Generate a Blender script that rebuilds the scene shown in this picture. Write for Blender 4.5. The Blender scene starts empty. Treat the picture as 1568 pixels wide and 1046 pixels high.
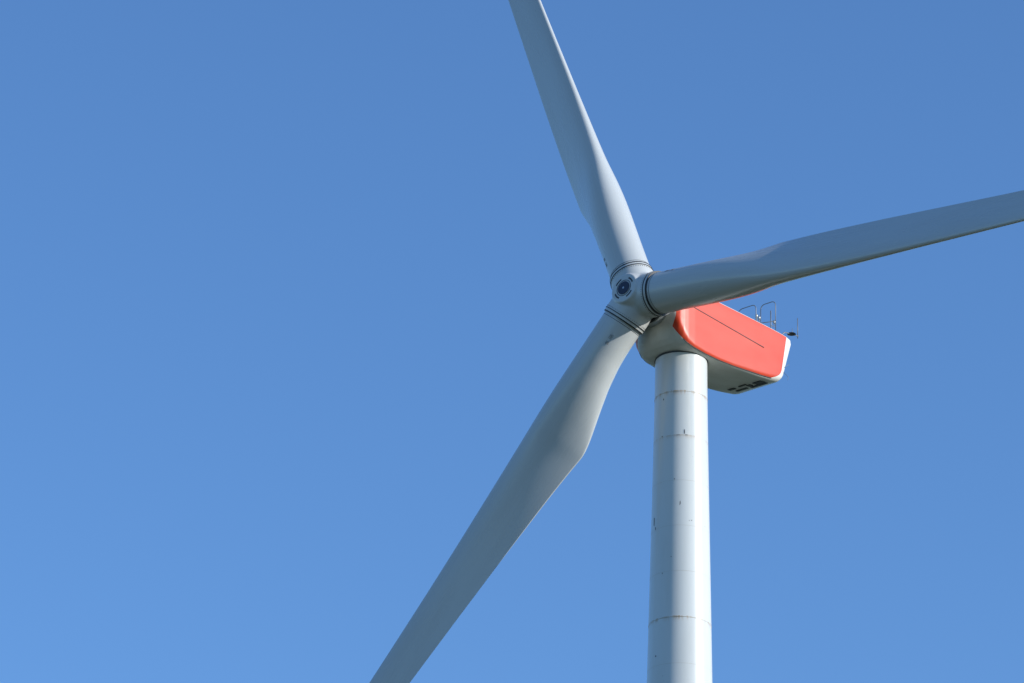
import bpy, bmesh, math, random
import numpy as np
from mathutils import Matrix, Vector
R=math.radians
random.seed(4)
scene=bpy.context.scene
H=80.0; TX,TY=7.434,172.3; YAW=R(41.36); TILT=R(5); L=2.95; AZ=-22.52; CONE=R(2.6)
SUN_EL=18.0; SUN_AZ=109.0   # azimuth clockwise from +Y

# ---------------------------------------------------------------- materials
def new_mat(name, base, rough=0.4, spec=0.5, coat=0.0, metal=0.0):
    m=bpy.data.materials.new(name); m.use_nodes=True
    b=m.node_tree.nodes['Principled BSDF']
    b.inputs['Base Color'].default_value=(*base,1)
    b.inputs['Roughness'].default_value=rough
    b.inputs['Specular IOR Level'].default_value=spec
    b.inputs['Coat Weight'].default_value=coat
    b.inputs['Metallic'].default_value=metal
    return m,b
class NT:
    def __init__(s,m): s.t=m.node_tree; s.n=s.t.nodes; s.l=s.t.links
    def math(s,op,a,b=None,clamp=False):
        n=s.n.new('ShaderNodeMath'); n.operation=op; n.use_clamp=clamp
        for i,v in enumerate((a,b)):
            if v is None: continue
            if isinstance(v,(int,float)): n.inputs[i].default_value=v
            else: s.l.new(v,n.inputs[i])
        return n.outputs[0]
    def noise(s,vec,scale,detail=4,rough=0.55):
        n=s.n.new('ShaderNodeTexNoise'); n.inputs['Scale'].default_value=scale
        n.inputs['Detail'].default_value=detail; n.inputs['Roughness'].default_value=rough
        s.l.new(vec,n.inputs['Vector']); return n.outputs['Fac']
    def mapping(s,vec,scale):
        n=s.n.new('ShaderNodeMapping'); n.inputs['Scale'].default_value=scale
        s.l.new(vec,n.inputs['Vector']); return n.outputs[0]
    def ramp(s,fac,p0,p1,c0=(0,0,0,1),c1=(1,1,1,1)):
        n=s.n.new('ShaderNodeValToRGB'); e=n.color_ramp.elements
        e[0].position=p0; e[1].position=p1; e[0].color=c0; e[1].color=c1
        s.l.new(fac,n.inputs['Fac']); return n.outputs['Color']
    def mix(s,f,a,b):
        n=s.n.new('ShaderNodeMix'); n.data_type='RGBA'
        for k,v in ((0,f),(6,a),(7,b)):
            if isinstance(v,(int,float)): n.inputs[k].default_value=v
            elif isinstance(v,tuple): n.inputs[k].default_value=(*v,1) if len(v)==3 else v
            else: s.l.new(v,n.inputs[k])
        return n.outputs[2]

def painted(name, base, dirt, rough, streak=(1,1,1), amount=0.35, coat=0.0, post=None):
    m,b=new_mat(name,base,rough,coat=coat); k=NT(m)
    tc=k.n.new('ShaderNodeTexCoord').outputs['Object']
    n1=k.noise(k.mapping(tc,streak),1.6,6)
    n2=k.noise(tc,9,4)
    f=k.math('MULTIPLY',k.ramp(n1,0.42,0.75),amount)
    c=k.mix(f,base,dirt)
    sp=k.math('MULTIPLY',k.ramp(n2,0.70,0.76),amount*0.9)
    c=k.mix(sp,c,tuple(x*0.55 for x in dirt))
    if post: c=post(k,tc,c)
    k.l.new(c,b.inputs['Base Color'])
    r=k.math('ADD',k.math('MULTIPLY',n1,0.16),rough-0.08)
    k.l.new(r,b.inputs['Roughness'])
    return m
mat_blade=painted('blade_gelcoat',(0.485,0.51,0.515),(0.41,0.415,0.40),0.27,(1,1,0.12),0.35)
mat_hub=painted('hub_gelcoat',(0.51,0.525,0.52),(0.36,0.36,0.34),0.33,(1,1,1),0.4)
mat_nac=painted('nacelle_white',(0.64,0.65,0.62),(0.42,0.41,0.35),0.36,(1,0.4,1),0.5)
def edge_paint(k,tc,c):
    # colour field ends with rounded lower corners at the front and the rear of the side panel
    s=k.n.new('ShaderNodeSeparateXYZ'); k.l.new(tc,s.inputs[0]); y,z=s.outputs[1],s.outputs[2]
    q=k.math('DIVIDE',k.math('SUBTRACT',-0.55,z),0.75,True)
    q=k.math('POWER',q,2.5)
    lim=k.math('SUBTRACT',k.math('ADD',5.58,k.math('MULTIPLY',z,0.20)),k.math('MULTIPLY',q,0.75))
    rear=k.math('GREATER_THAN',y,lim)
    q2=k.math('DIVIDE',k.math('SUBTRACT',-0.7,z),0.9,True)
    lim2=k.math('ADD',-1.84,k.math('MULTIPLY',k.math('POWER',q2,2.0),0.22))
    front=k.math('LESS_THAN',y,lim2)
    m=k.math('MAXIMUM',rear,front)
    return k.mix(m,c,(0.66,0.66,0.62))
mat_red=painted('nacelle_orange_red',(0.60,0.052,0.015),(0.49,0.06,0.024),0.42,(1,0.3,1),0.5,post=edge_paint)
mat_black=new_mat('black_rubber',(0.012,0.013,0.016),0.5)[0]
mat_dark=new_mat('dark_grey_metal',(0.05,0.052,0.058),0.45)[0]
mat_grey=new_mat('galvanised_steel',(0.42,0.44,0.46),0.4,metal=0.6)[0]
mat_mast=new_mat('weathered_steel',(0.20,0.21,0.22),0.5,metal=0.3)[0]
mat_navy=new_mat('dark_blue_paint',(0.010,0.012,0.030),0.35)[0]
mat_conc=painted('foundation_concrete',(0.36,0.35,0.33),(0.22,0.21,0.2),0.85)

# tower paint with weld seams & rust
SEAMS=[78.0-0.0]+[76.35-2.1*i for i in range(36)]
mat_tower,b=new_mat('tower_paint',(0.74,0.755,0.74),0.26); k=NT(mat_tower)
tc=k.n.new('ShaderNodeTexCoord').outputs['Object']
sx=k.n.new('ShaderNodeSeparateXYZ'); k.l.new(tc,sx.inputs[0])
n1=k.noise(k.mapping(tc,(1,1,0.15)),1.5,6)
n2=k.noise(k.mapping(tc,(3,3,0.5)),2.2,5)
c=k.mix(k.math('MULTIPLY',k.ramp(n1,0.42,0.72),0.3),(0.585,0.61,0.605),(0.47,0.47,0.43))
n3=k.noise(k.mapping(tc,(1,1,0.35)),6.0,3)
c=k.mix(k.math('MULTIPLY',k.ramp(n3,0.735,0.76),0.75),c,(0.10,0.095,0.09))
for z,w,am in ((76.35,0.05,1.0),(74.25,0.03,0.45),(65.85,0.05,1.0),(55.35,0.05,0.7),(44.85,0.05,0.7)):
    d=k.math('SUBTRACT',z+0.02,sx.outputs[2])
    above=k.math('GREATER_THAN',d,-0.02)
    fall=k.math('SUBTRACT',1.0,k.math('DIVIDE',d,0.35),True)
    fall=k.math('POWER',fall,3.0)
    mask=k.math('MULTIPLY',k.math('MULTIPLY',above,fall),k.math('MULTIPLY',k.ramp(n2,0.43,0.58),am))
    c=k.mix(mask,c,(0.40,0.25,0.11))
k.l.new(c,b.inputs['Base Color'])

# ---------------------------------------------------------------- helpers
def mk(name,verts,faces,mat,parent=None,smooth=True,mats=None,fmat=None,auto=None):
    me=bpy.data.meshes.new(name); me.from_pydata([tuple(v) for v in verts],[],faces); me.update()
    for m in (mats or [mat]): me.materials.append(m)
    if fmat:
        for p,i in zip(me.polygons,fmat): p.material_index=i
    bm=bmesh.new(); bm.from_mesh(me); bmesh.ops.recalc_face_normals(bm,faces=bm.faces); bm.to_mesh(me); bm.free()
    for p in me.polygons: p.use_smooth=smooth
    if auto is not None and smooth: me.set_sharp_from_angle(angle=R(auto))
    o=bpy.data.objects.new(name,me); scene.collection.objects.link(o)
    if parent: o.parent=parent
    return o
def empty(name,parent=None,mat=None):
    o=bpy.data.objects.new(name,None); o.empty_display_size=1; scene.collection.objects.link(o)
    if parent: o.parent=parent
    if mat is not None: o.matrix_basis=mat
    return o
def lathe(profile,axis='z',seg=96,cap=True):
    """profile list of (r,h)"""
    v=[];f=[]
    for r,h in profile:
        for i in range(seg):
            a=2*math.pi*i/seg
            p=(r*math.cos(a),r*math.sin(a),h)
            v.append(p if axis=='z' else (p[0],p[2],p[1]))
    for j in range(len(profile)-1):
        for i in range(seg):
            f.append((j*seg+i,j*seg+(i+1)%seg,(j+1)*seg+(i+1)%seg,(j+1)*seg+i))
    if cap:
        f.append(tuple(range(seg))[::-1]); f.append(tuple((len(profile)-1)*seg+i for i in range(seg)))
    return v,f
def tube(points,r,seg=8):
    v=[];f=[];pts=[Vector(p) for p in points]
    for j,p in enumerate(pts):
        t=(pts[min(j+1,len(pts)-1)]-pts[max(j-1,0)]).normalized()
        a=t.orthogonal().normalized() if j==0 else (a-t*a.dot(t)).normalized()
        b2=t.cross(a)
        for i in range(seg):
            th=2*math.pi*i/seg; v.append(p+a*r*math.cos(th)+b2*r*math.sin(th))
    for j in range(len(pts)-1):
        for i in range(seg):
            f.append((j*seg+i,j*seg+(i+1)%seg,(j+1)*seg+(i+1)%seg,(j+1)*seg+i))
    f.append(tuple(range(seg))[::-1]); f.append(tuple((len(pts)-1)*seg+i for i in range(seg)))
    return v,f
def merge(parts):
    V=[];F=[]
    for v,f in parts:
        o=len(V); V+=list(v); F+=[tuple(i+o for i in q) for q in f]
    return V,F
def box(c,s):
    x,y,z=c;a,b2,d=s[0]/2,s[1]/2,s[2]/2
    v=[(x+i*a,y+j*b2,z+l*d) for i in (-1,1) for j in (-1,1) for l in (-1,1)]
    f=[(0,1,3,2),(4,6,7,5),(0,4,5,1),(2,3,7,6),(0,2,6,4),(1,5,7,3)]
    return v,f

# ---------------------------------------------------------------- ground
gm,b=new_mat('grass',(0.07,0.09,0.035),0.9); k=NT(gm)
tc=k.n.new('ShaderNodeTexCoord').outputs['Object']
a1=k.noise(tc,0.01,6); a2=k.noise(tc,0.6,6)
c=k.mix(k.ramp(a1,0.4,0.6),(0.045,0.065,0.025),(0.09,0.085,0.04))
c=k.mix(k.math('MULTIPLY',a2,0.5),c,(0.04,0.055,0.02)); k.l.new(c,b.inputs['Base Color'])
G=12000
mk('ground',[(-G,-G,0),(G,-G,0),(G,G,0),(-G,G,0)],[(0,1,2,3)],gm,smooth=False)

# ---------------------------------------------------------------- turbine
turb=empty('wind_turbine',None,Matrix.Translation((TX,TY,0)))
prof=[(2.15,0.1),(2.1,8),(1.97,22),(1.82,36),(1.66,48),(1.44,60.5),(1.405,62.5),(1.345,65.85),(1.275,69.5),(1.215,72.7),(1.178,74.9),(1.155,76.35),(1.14,78.2)]
dense=[]
for (r0,z0),(r1,z1) in zip(prof[:-1],prof[1:]):
    n=max(1,int((z1-z0)/1.0))
    for i in range(n): dense.append((r0+(r1-r0)*i/n,z0+(z1-z0)*i/n))
dense.append(prof[-1])
v,f=lathe(dense,seg=128); mk('tower_shell',v,f,mat_tower,turb,auto=40)
def tr(z): return float(np.interp(z,[p[1] for p in prof],[p[0] for p in prof]))
# weld beads
parts=[]
for z in SEAMS[1:]:
    r=tr(z); w=0.0035 if abs((z-76.35)%10.5)>0.1 and abs((z-76.35)%10.5-10.5)>0.1 else 0.010
    parts.append(lathe([(r-0.002,z-w*1.6),(r+w,z-w),(r+w,z+w),(r-0.002,z+w*1.6)],seg=96,cap=False))
v,f=merge(parts); mk('tower_weld_seams',v,f,painted('seam_paint',(0.50,0.49,0.45),(0.33,0.26,0.17),0.5,(1,1,1),0.85),turb)
# small brackets / stains on the shell
parts=[]
for phi,z,wd,hh in ((5,74.42,0.035,0.19),(9,74.27,0.10,0.02),(-8,74.26,0.14,0.015),(-43,76.05,0.04,0.08),(-45,74.3,0.06,0.03),(-66,70.45,0.05,0.36),(-60,70.1,0.03,0.12),(-15,72.2,0.03,0.05),(-50,64.2,0.05,0.06),(-20,68.6,0.03,0.03),(20,70.3,0.03,0.03),(-38,67.9,0.03,0.04)):
    bx=box((0,-tr(z)-0.002,z),(wd,0.016,hh))
    parts.append(([tuple(Matrix.Rotation(R(phi),4,'Z')@Vector(p)) for p in bx[0]],bx[1]))
v,f=merge(parts); mk('tower_brackets',v,f,mat_dark,turb,smooth=False)
# tower top yaw ring
v,f=lathe([(1.14,78.202),(1.17,78.21),(1.17,78.27),(1.12,78.29),(1.12,78.6)],seg=96); mk('yaw_ring',v,f,mat_dark,turb,auto=30)
# foundation, door, stairs
v,f=lathe([(5.5,-0.3),(5.5,0.12),(3.0,0.35),(2.4,0.35)],seg=64); mk('foundation',v,f,mat_conc,turb,auto=30)
parts=[box((0,-2.16,2.7),(0.9,0.12,2.1))]; v,f=merge(parts); mk('tower_door',v,f,mat_dark,turb,smooth=False)
parts=[box((0,-2.45-0.28*i,1.6-0.2*i),(1.1,0.28,0.05)) for i in range(7)]+[box((-0.57,-3.3,1.0),(0.04,0.04,2.0)),box((0.57,-3.3,1.0),(0.04,0.04,2.0))]
v,f=merge(parts); mk('entry_stairs',v,f,mat_grey,turb,smooth=False)

# ---- nacelle
nac=empty('nacelle',turb,Matrix.Translation((0,0,H))@Matrix.Rotation(-YAW,4,'Z'))
def section(hw,zt,zb,rt,rb,ns=10,nc=8):
    """closed loop, starts at bottom centre going +x. returns pts with consistent count"""
    pts=[]
    def arc(cx,cz,r,a0,a1):
        for i in range(nc+1):
            a=a0+(a1-a0)*i/nc; pts.append((cx+r*math.cos(a),cz+r*math.sin(a)))
    # bottom from x=0 to hw-rb
    for i in range(ns): pts.append(((hw-rb)*i/ns,zb))
    arc(hw-rb,zb+rb,rb,-math.pi/2,0)
    for i in range(1,ns): pts.append((hw,zb+rb+(zt-rt-zb-rb)*i/ns))
    arc(hw-rt,zt-rt,rt,0,math.pi/2)
    for i in range(1,ns): pts.append(((hw-rt)*(1-i/ns),zt))
    half=pts+[(0,zt)]
    left=[(-x,z) for x,z in half[1:-1]][::-1]
    return half+left, len(half)
ST=[ # y, hw, ztop, zbot, rtop, rbot, shear
(-1.98,0.95,1.10,-0.78,0.92,0.92),
(-1.93,1.08,1.13,-1.00,0.95,0.95),
(-1.83,1.20,1.14,-1.20,0.75,0.85),
(-1.70,1.29,1.13,-1.40,0.50,0.70),
(-1.5,1.35,1.11,-1.56,0.34,0.52),
(-1.2,1.385,1.09,-1.70,0.22,0.36),
(-0.8,1.40,1.08,-1.77,0.15,0.26),
(0.0,1.40,1.08,-1.80,0.11,0.22),
(1.0,1.40,1.09,-1.77,0.11,0.20),
(2.0,1.40,1.11,-1.69,0.11,0.20),
(3.4,1.40,1.14,-1.52,0.11,0.22),
(4.6,1.39,1.17,-1.37,0.11,0.26),
(5.1,1.38,1.17,-1.30,0.11,0.30),
(5.4,1.37,1.16,-1.25,0.11,0.32),
(5.66,1.34,1.12,-1.17,0.13,0.32),
(5.78,1.28,1.03,-1.07,0.16,0.30),
(5.83,1.18,0.90,-0.95,0.16,0.26)]
cols=np.array(ST); yy=cols[:,0]
ys=sorted(set(list(yy)+[y for y in np.linspace(-1.95,5.8,70)]))
def nacp(y): return [float(np.interp(y,yy,cols[:,i])) for i in range(1,6)]
def shear(y,z): return (y-4.0)/1.76*(0.34*(z+0.4)) if y>4 else 0.0
V=[];F=[];FM=[];nh=None
rows=[]
for y in ys:
    hw,zt,zb,rt,rb=nacp(y)
    pts,nh=section(hw,zt,zb,rt,rb)
    rows.append(len(V))
    for x,z in pts: V.append((x,y+shear(y,z),z))
N=len(pts); ns,nc=10,8
for j in range(len(ys)-1):
    for i in range(N):
        a,b2=rows[j]+i,rows[j]+(i+1)%N
        F.append((a,b2,rows[j+1]+(i+1)%N,rows[j+1]+i))
        ii=i if i<nh-1 else (N-1-i)
        lo=ns+4; hi=ns+nc+ns+2
        FM.append(1 if lo<=ii<hi else 0)
F.append(tuple(rows[0]+i for i in range(N))[::-1]); FM.append(0)
F.append(tuple(rows[-1]+i for i in range(N))); FM.append(0)
mk('nacelle_housing',V,F,None,nac,mats=[mat_nac,mat_red],fmat=FM,auto=35)
def side_line(pts,r,name,mat):
    v,f=tube(pts,r,6); return mk(name,v,f,mat,nac)
for sgn in (1,-1):
    side_line([(sgn*1.400,-1.1+5.2*i/20,0.16-0.18*i/20) for i in range(21)],0.020,'side_seam',mat_dark)
    pts=[]
    for y in [q for q in ys if -1.45<q<5.0]:
        hw,zt,zb,rt,rb=nacp(y); a=-math.pi/2+math.pi/2*4/8
        z=zb+rb+rb*math.sin(a)
        pts.append((sgn*(hw-rb+rb*math.cos(a)+0.002),y+shear(y,z),z-0.002))
    side_line(pts,0.016,'lower_trim',mat_dark)
# underside hatch / vents
parts=[]
def fl(y): return nacp(y)[2]
def floorbox(x0,x1,y0,y1,t=0.03):
    z0,z1=fl(y0)-0.004,fl(y1)-0.004
    s0,s1=shear(y0,z0),shear(y1,z1)
    v=[(x0,y0+s0,z0),(x1,y0+s0,z0),(x1,y1+s1,z1),(x0,y1+s1,z1),(x0,y0+s0,z0-t),(x1,y0+s0,z0-t),(x1,y1+s1,z1-t),(x0,y1+s1,z1-t)]
    return v,[(0,1,2,3),(4,7,6,5),(0,4,5,1),(1,5,6,2),(2,6,7,3),(3,7,4,0)]
for a in ((-0.8,-0.45,4.35,4.6),(-0.2,0.2,4.35,4.5),(0.5,0.95,4.5,4.95),(-0.7,-0.1,4.9,5.1),(0.05,0.9,5.02,5.25),(0.1,0.3,4.6,4.9)): parts.append(floorbox(*a))
v,f=merge(parts); mk('underside_vents',v,f,mat_black,nac,smooth=False)
# front bearing ring and shaft
fr=empty('main_shaft',nac,Matrix.Translation((0,-L*math.cos(TILT),L*math.sin(TILT)))@Matrix.Rotation(-TILT,4,'X'))
v,f=lathe([(0.74,0.2),(0.74,1.5)],axis='y',seg=64); mk('shaft',v,f,mat_dark,fr,auto=30)
v,f=lathe([(0.80,0.72),(0.97,0.73),(0.99,0.76),(0.99,0.86),(0.97,0.88),(0.97,1.2)],axis='y',seg=64); mk('bearing_ring',v,f,mat_grey,fr,auto=30)
v,f=lathe([(0.9,0.60),(1.02,0.61),(1.02,0.66),(0.9,0.67)],axis='y',seg=64); mk('seal_ring',v,f,mat_black,fr,auto=30)
parts=[]
for q in range(36):
    a=2*math.pi*q/36; bx=box((0.87,0.70,0),(0.05,0.05,0.05))
    parts.append(([tuple(Matrix.Rotation(a,4,'Y')@Vector(p)) for p in bx[0]],bx[1]))
v,f=merge(parts); mk('bearing_bolts',v,f,mat_grey,fr,smooth=False)

# roof instruments
parts=[]
def arcpts(c,r,a0,a1,ux,uz,n=14):
    c=Vector(c);ux=Vector(ux);uz=Vector(uz)
    return [c+ux*r*math.cos(a0+(a1-a0)*i/n)+uz*r*math.sin(a0+(a1-a0)*i/n) for i in range(n+1)]
ZR=1.10
for x,y,h in ((0.95,5.2,1.2),(0.6,4.8,0.75),(0.3,5.0,1.0)):
    parts.append(tube([(x,y,ZR),(x,y,ZR+h)],0.024))
for x0,y0,w,h in ((0.80,5.2,0.42,1.65),(0.0,4.7,0.50,1.5)):
    P=[(x0-w,y0,ZR),(x0-w,y0,ZR+h-0.25)]+[tuple(p) for p in arcpts((x0-w+0.22,y0,ZR+h-0.25),0.22,math.pi,math.pi/2,(1,0,0),(0,0,1),6)]+[tuple(p) for p in arcpts((x0+w-0.22,y0,ZR+h-0.25),0.22,math.pi/2,0,(1,0,0),(0,0,1),6)]+[(x0+w,y0,ZR)]
    parts.append(tube(P,0.020,6))
parts.append(tube([(-0.1,4.7,ZR+0.6),(1.2,5.2,ZR+0.62)],0.018,6))
parts.append(tube([(-0.46,4.7,ZR+0.9),(-0.5,3.9,ZR)],0.016,6))
parts.append(tube([(0.95,5.2,1.6),(0.95,5.45,1.6),(0.95,5.45,1.8)],0.014,6))
# tail arm with mast
parts.append(tube([(1.2,5.55,ZR),(1.2,5.9,1.42),(1.2,6.9,1.58)],0.024,6))
parts.append(tube([(1.2,6.85,1.45),(1.2,6.85,2.45)],0.018,6))
parts.append(tube([(1.2,6.45,1.5),(1.2,6.45,1.8)],0.011,6))
parts.append(tube([(1.28,5.6,-0.6),(1.42,5.85,-0.85),(1.46,5.75,-1.05)],0.009,6))
parts.append(tube([(1.3,5.6,-0.5),(1.46,5.85,-0.25)],0.009,6))
v,f=merge(parts); mk('wind_sensor_frame',v,f,mat_mast,nac)
parts=[]
for x,y,z in ((0.95,5.45,1.8),(0.6,4.8,1.87),(0.3,5.0,2.12)):
    vv,ff=lathe([(0.02,z-0.05),(0.06,z-0.03),(0.06,z+0.08),(0.015,z+0.13)],seg=12)
    parts.append(([(p[0]+x,p[1]+y,p[2]) for p in vv],ff))
v,f=merge(parts); mk('anemometers',v,f,mat_grey,nac)
vv,ff=lathe([(0.02,1.12),(0.16,1.08),(0.20,1.04),(0.10,1.0),(0.03,0.98)],seg=24)
mk('aviation_light',[(p[0]+1.2,p[1]+6.4,p[2]+0.46) for p in vv],ff,mat_dark,nac,auto=40)

# ---- rotor
rotor=empty('rotor',nac,Matrix.Translation((0,-L*math.cos(TILT),L*math.sin(TILT)))@Matrix.Rotation(-TILT,4,'X'))
BM=[Matrix.Rotation(R(AZ+120*i),4,'Y')@Matrix.Rotation(CONE,4,'X') for i in range(3)]
parts=[]
bm=bmesh.new(); bmesh.ops.create_icosphere(bm,subdivisions=4,radius=1.0)
parts.append(([ (v.co.x*1.15,v.co.y*0.82-0.15,v.co.z*1.15) for v in bm.verts],[tuple(v.index for v in f.verts) for f in bm.faces])); bm.free()
for M in BM:
    v,f=lathe([(0.98,0.0),(0.98,1.22)],seg=64); parts.append(([tuple(M@Vector(p)) for p in v],f))
v,f=lathe([(0.66,-1.06),(0.70,-1.02),(0.95,-0.55),(1.0,0.0),(0.97,0.5)],axis='y',seg=64); parts.append((v,f))
v,f=merge(parts); hub=mk('hub_cover',v,f,mat_hub,rotor)
md=hub.modifiers.new('r','REMESH'); md.mode='VOXEL'; md.voxel_size=0.03; md.use_smooth_shade=True
md=hub.modifiers.new('s','SMOOTH'); md.iterations=7; md.factor=0.6
def disc(r0,r1,y,name,mat,seg=64,th=0.02,a0=0,a1=2*math.pi):
    v=[];f=[];n=seg
    for i in range(n+1):
        a=a0+(a1-a0)*i/n
        for r in (r0,r1):
            for yy_ in (y,y-th): v.append((r*math.cos(a),yy_,r*math.sin(a)))
    for i in range(n):
        b0=4*i;b1=4*(i+1)
        for p,q in ((0,1),(1,3),(3,2),(2,0)): f.append((b0+p,b0+q,b1+q,b1+p))
    return mk(name,v,f,mat,rotor,smooth=False)
ny=-1.04
disc(0.0,0.31,ny-0.02,'nose_hatch',mat_navy,th=0.03)
disc(0.0,0.05,ny-0.052,'hatch_knob',mat_grey,th=0.01,seg=16)
disc(0.36,0.39,ny-0.01,'hatch_ring',mat_dark,th=0.02)
for a in (20,110,200,290):
    disc(0.46,0.53,ny+0.005,'hatch_mark',mat_black,th=0.03,seg=10,a0=R(a),a1=R(a+42))

# ---- blades
stn=np.array([ # r, chord, t/c, twist, blend(0 circle,1 airfoil), leading-edge distance
(1.2,1.83,1.0,30,0,.915),(2.2,1.83,1.0,30,0,.915),(3.0,1.87,.975,30,.04,.915),(4.0,2.03,.89,30,.2,.92),(5.0,2.28,.755,30,.45,.925),
(6.0,2.55,.61,29,.75,.92),(6.6,2.70,.52,28.3,.93,.91),(7.1,2.78,.46,27.5,1,.90),(7.8,2.69,.40,25.4,1,.88),(9.0,2.58,.36,22.8,1,.855),(10,2.50,.33,21,1,.83),
(13,2.26,.27,17.3,1,.745),(16,2.02,.245,15.2,1,.66),(20,1.74,.225,13,1,.57),(26,1.42,.205,9.5,1,.45),(34,1.05,.18,5,1,.32),(41,.74,.17,2,1,.22),(44,.5,.16,0,1,.15),(44.9,.16,.15,0,1,.05),(45,.05,.15,0,1,.015)])
span=np.concatenate([np.linspace(1.2,12,130),np.linspace(12.2,43.8,90),np.linspace(44,45,10)])
from math import pi
def sm(col,sg=0.20):
    fine=np.linspace(1.2,45,1800); y=np.interp(fine,stn[:,0],stn[:,col])
    kx=np.arange(-80,81)*(43.8/1799); ker=np.exp(-0.5*(kx/sg)**2); ker/=ker.sum()
    yp=np.pad(y,80,mode='edge'); ys_=np.convolve(yp,ker,'valid')
    return np.interp(span,fine,ys_)
ch=sm(1,0.20); tcr,tw,bl,le=[sm(i,0.55) for i in range(2,6)]
ax=le/ch
NP=72
def blade_mesh():
    V=[];F=[]
    for r,c,t,w,b_,p in zip(span,ch,tcr,tw,bl,ax):
        be=R(w); ex=(math.cos(be),-math.sin(be)); ey=(math.sin(be),math.cos(be))
        te=0.022*max(0,1-(r-6)/8) if r>6 else 0.022
        te=max(te,0.004)
        for i in range(NP):
            th=2*pi*i/NP
            xc=(1-math.cos(th))/2
            yt=5*t*(0.2969*math.sqrt(max(xc,0))-0.1260*xc-0.3516*xc**2+0.2843*xc**3-0.1036*xc**4)
            if i!=NP//2: yt+=te*xc
            s=1 if th<=pi else -1
            cam=0.06*xc*(1-xc)*4*0.5
            ya=(yt*1.08 if s>0 else -yt*0.92)+cam
            yc=0.5*t*math.sin(th)
            y=(1-b_)*yc+b_*ya
            X=(p-xc)*c; Y=y*c
            V.append((X*ex[0]+Y*ey[0],X*ex[1]+Y*ey[1]-0.0006*(max(r-5,0))**2,r))
    for j in range(len(span)-1):
        for i in range(NP):
            F.append((j*NP+i,j*NP+(i+1)%NP,(j+1)*NP+(i+1)%NP,(j+1)*NP+i))
    F.append(tuple(range(NP))[::-1]); F.append(tuple((len(span)-1)*NP+i for i in range(NP)))
    return V,F
BV,BF=blade_mesh()
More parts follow.
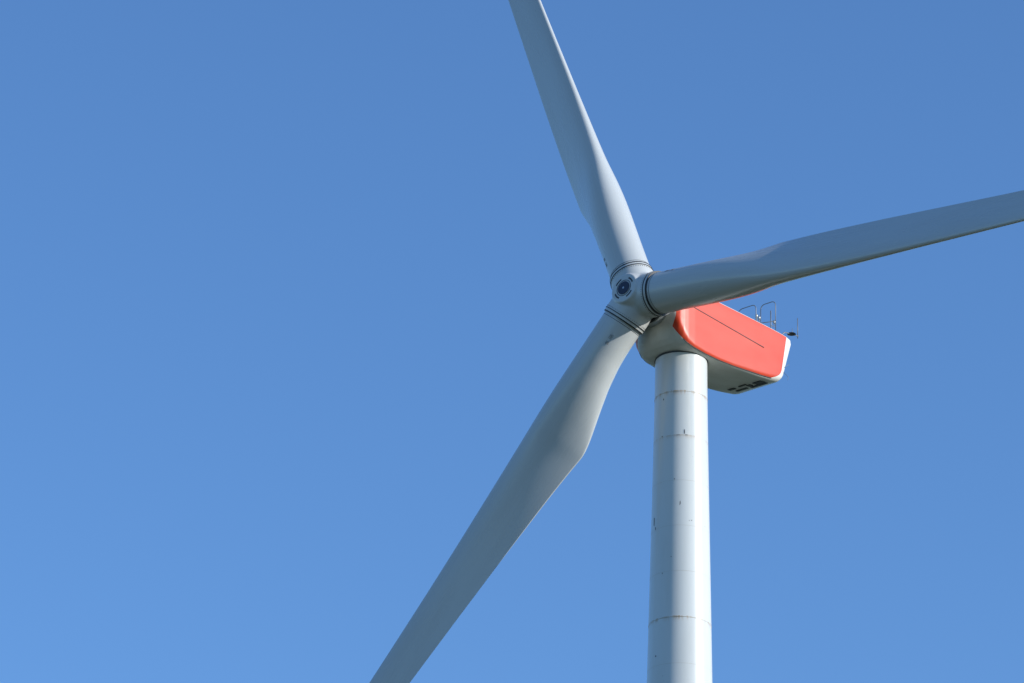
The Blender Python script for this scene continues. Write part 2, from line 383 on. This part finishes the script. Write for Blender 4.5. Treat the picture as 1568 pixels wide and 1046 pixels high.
for i,M in enumerate(BM):
    be=empty('blade_%d'%(i+1),rotor,M)
    mk('blade_shell',BV,BF,mat_blade,be,auto=50)
    v,f=merge([lathe([(0.90,z-w),(r,z-w),(r,z+w),(0.90,z+w)],seg=96) for z,w,r in ((1.11,0.018,1.0),(1.26,0.024,0.98))])
    mk('root_seal',v,f,mat_black,be,auto=30)
    v,f=lathe([(0.96,1.13),(0.975,1.14),(0.975,1.23),(0.96,1.24)],seg=96); mk('root_collar',v,f,mat_hub,be,auto=30)
    v,f=lathe([(0.92,1.40),(0.920,1.405),(0.920,1.415),(0.92,1.42)],seg=96); mk('root_line',v,f,mat_dark,be)
    parts=[]
    for q in range(60):
        a=2*pi*q/60; bx=box((0.99,0,1.02),(0.014,0.022,0.022))
        parts.append(([tuple(Matrix.Rotation(a,4,'Z')@Vector(p)) for p in bx[0]],bx[1]))
    v,f=merge(parts); mk('root_bolts',v,f,mat_dark,be,smooth=False)
    # serial marking: small stencil glyph strokes on the blade root
    parts=[]
    a0=-pi/2-0.75
    for gi,gl in enumerate(('3','8','2','.','3','0')):
        zc=2.05+gi*0.085
        strokes={'3':[(0,.5,.8,.1),(0,0,.8,.1),(0,-.5,.8,.1),(.4,0,.12,1)],'8':[(0,.5,.8,.1),(0,0,.8,.1),(0,-.5,.8,.1),(.4,0,.12,1),(-.4,0,.12,1)],
        '2':[(0,.5,.8,.1),(0,0,.8,.1),(0,-.5,.8,.1)],'.':[(0,-.5,.2,.2)],'0':[(0,.5,.8,.1),(0,-.5,.8,.1),(.4,0,.12,1),(-.4,0,.12,1)]}[gl]
        for sx_,sy_,w,h in strokes:
            bx=box((0.9165,sy_*0.12,zc+sx_*0.06),(0.006,h*0.13,w*0.065))
            parts.append(([tuple(Matrix.Rotation(a0,4,'Z')@Vector(p)) for p in bx[0]],bx[1]))
    v,f=merge(parts); mk('serial_marking',v,f,mat_dark,be,smooth=False)

# ---------------------------------------------------------------- light
sd=Vector((math.sin(R(SUN_AZ))*math.cos(R(SUN_EL)),math.cos(R(SUN_AZ))*math.cos(R(SUN_EL)),math.sin(R(SUN_EL))))
sl=bpy.data.lights.new('sun','SUN'); sl.energy=5.0; sl.angle=R(0.53); sl.color=(1,0.965,0.90)
so=bpy.data.objects.new('sun',sl); scene.collection.objects.link(so); so.rotation_euler=sd.to_track_quat('Z','Y').to_euler(); so.location=(60,0,120)
w=bpy.data.worlds.new('World'); scene.world=w; w.use_nodes=True
nt=w.node_tree; bg=nt.nodes['Background']
sky=nt.nodes.new('ShaderNodeTexSky'); sky.sky_type='NISHITA'; sky.sun_disc=False
sky.sun_elevation=R(SUN_EL); sky.sun_rotation=R(SUN_AZ); sky.air_density=1.0; sky.dust_density=0.2; sky.ozone_density=2.0; sky.altitude=0
mx=nt.nodes.new('ShaderNodeMix'); mx.data_type='RGBA'; mx.blend_type='MULTIPLY'; mx.inputs[0].default_value=1.0
nt.links.new(sky.outputs[0],mx.inputs[6]); mx.inputs[7].default_value=(0.87,1.26,1.74,1)
nt.links.new(mx.outputs[2],bg.inputs[0]); bg.inputs[1].default_value=0.12

# ---------------------------------------------------------------- camera
cd=bpy.data.cameras.new('camera'); cam=bpy.data.objects.new('camera',cd); scene.collection.objects.link(cam)
cd.sensor_width=36; cd.lens=36*6589/1568; cd.clip_start=0.5; cd.clip_end=30000
p,ro=R(24.17),R(1.306)
r_=Vector((1,0,0)); u_=Vector((0,-math.sin(p),math.cos(p))); d_=Vector((0,math.cos(p),math.sin(p)))
cx=r_*math.cos(ro)+u_*math.sin(ro); cy=-r_*math.sin(ro)+u_*math.cos(ro); cz=-d_
cam.matrix_world=Matrix(((cx.x,cy.x,cz.x,0),(cx.y,cy.y,cz.y,0),(cx.z,cy.z,cz.z,1.7),(0,0,0,1)))
scene.camera=cam
scene.view_settings.view_transform='Standard'; scene.view_settings.look='None'; scene.view_settings.exposure=0
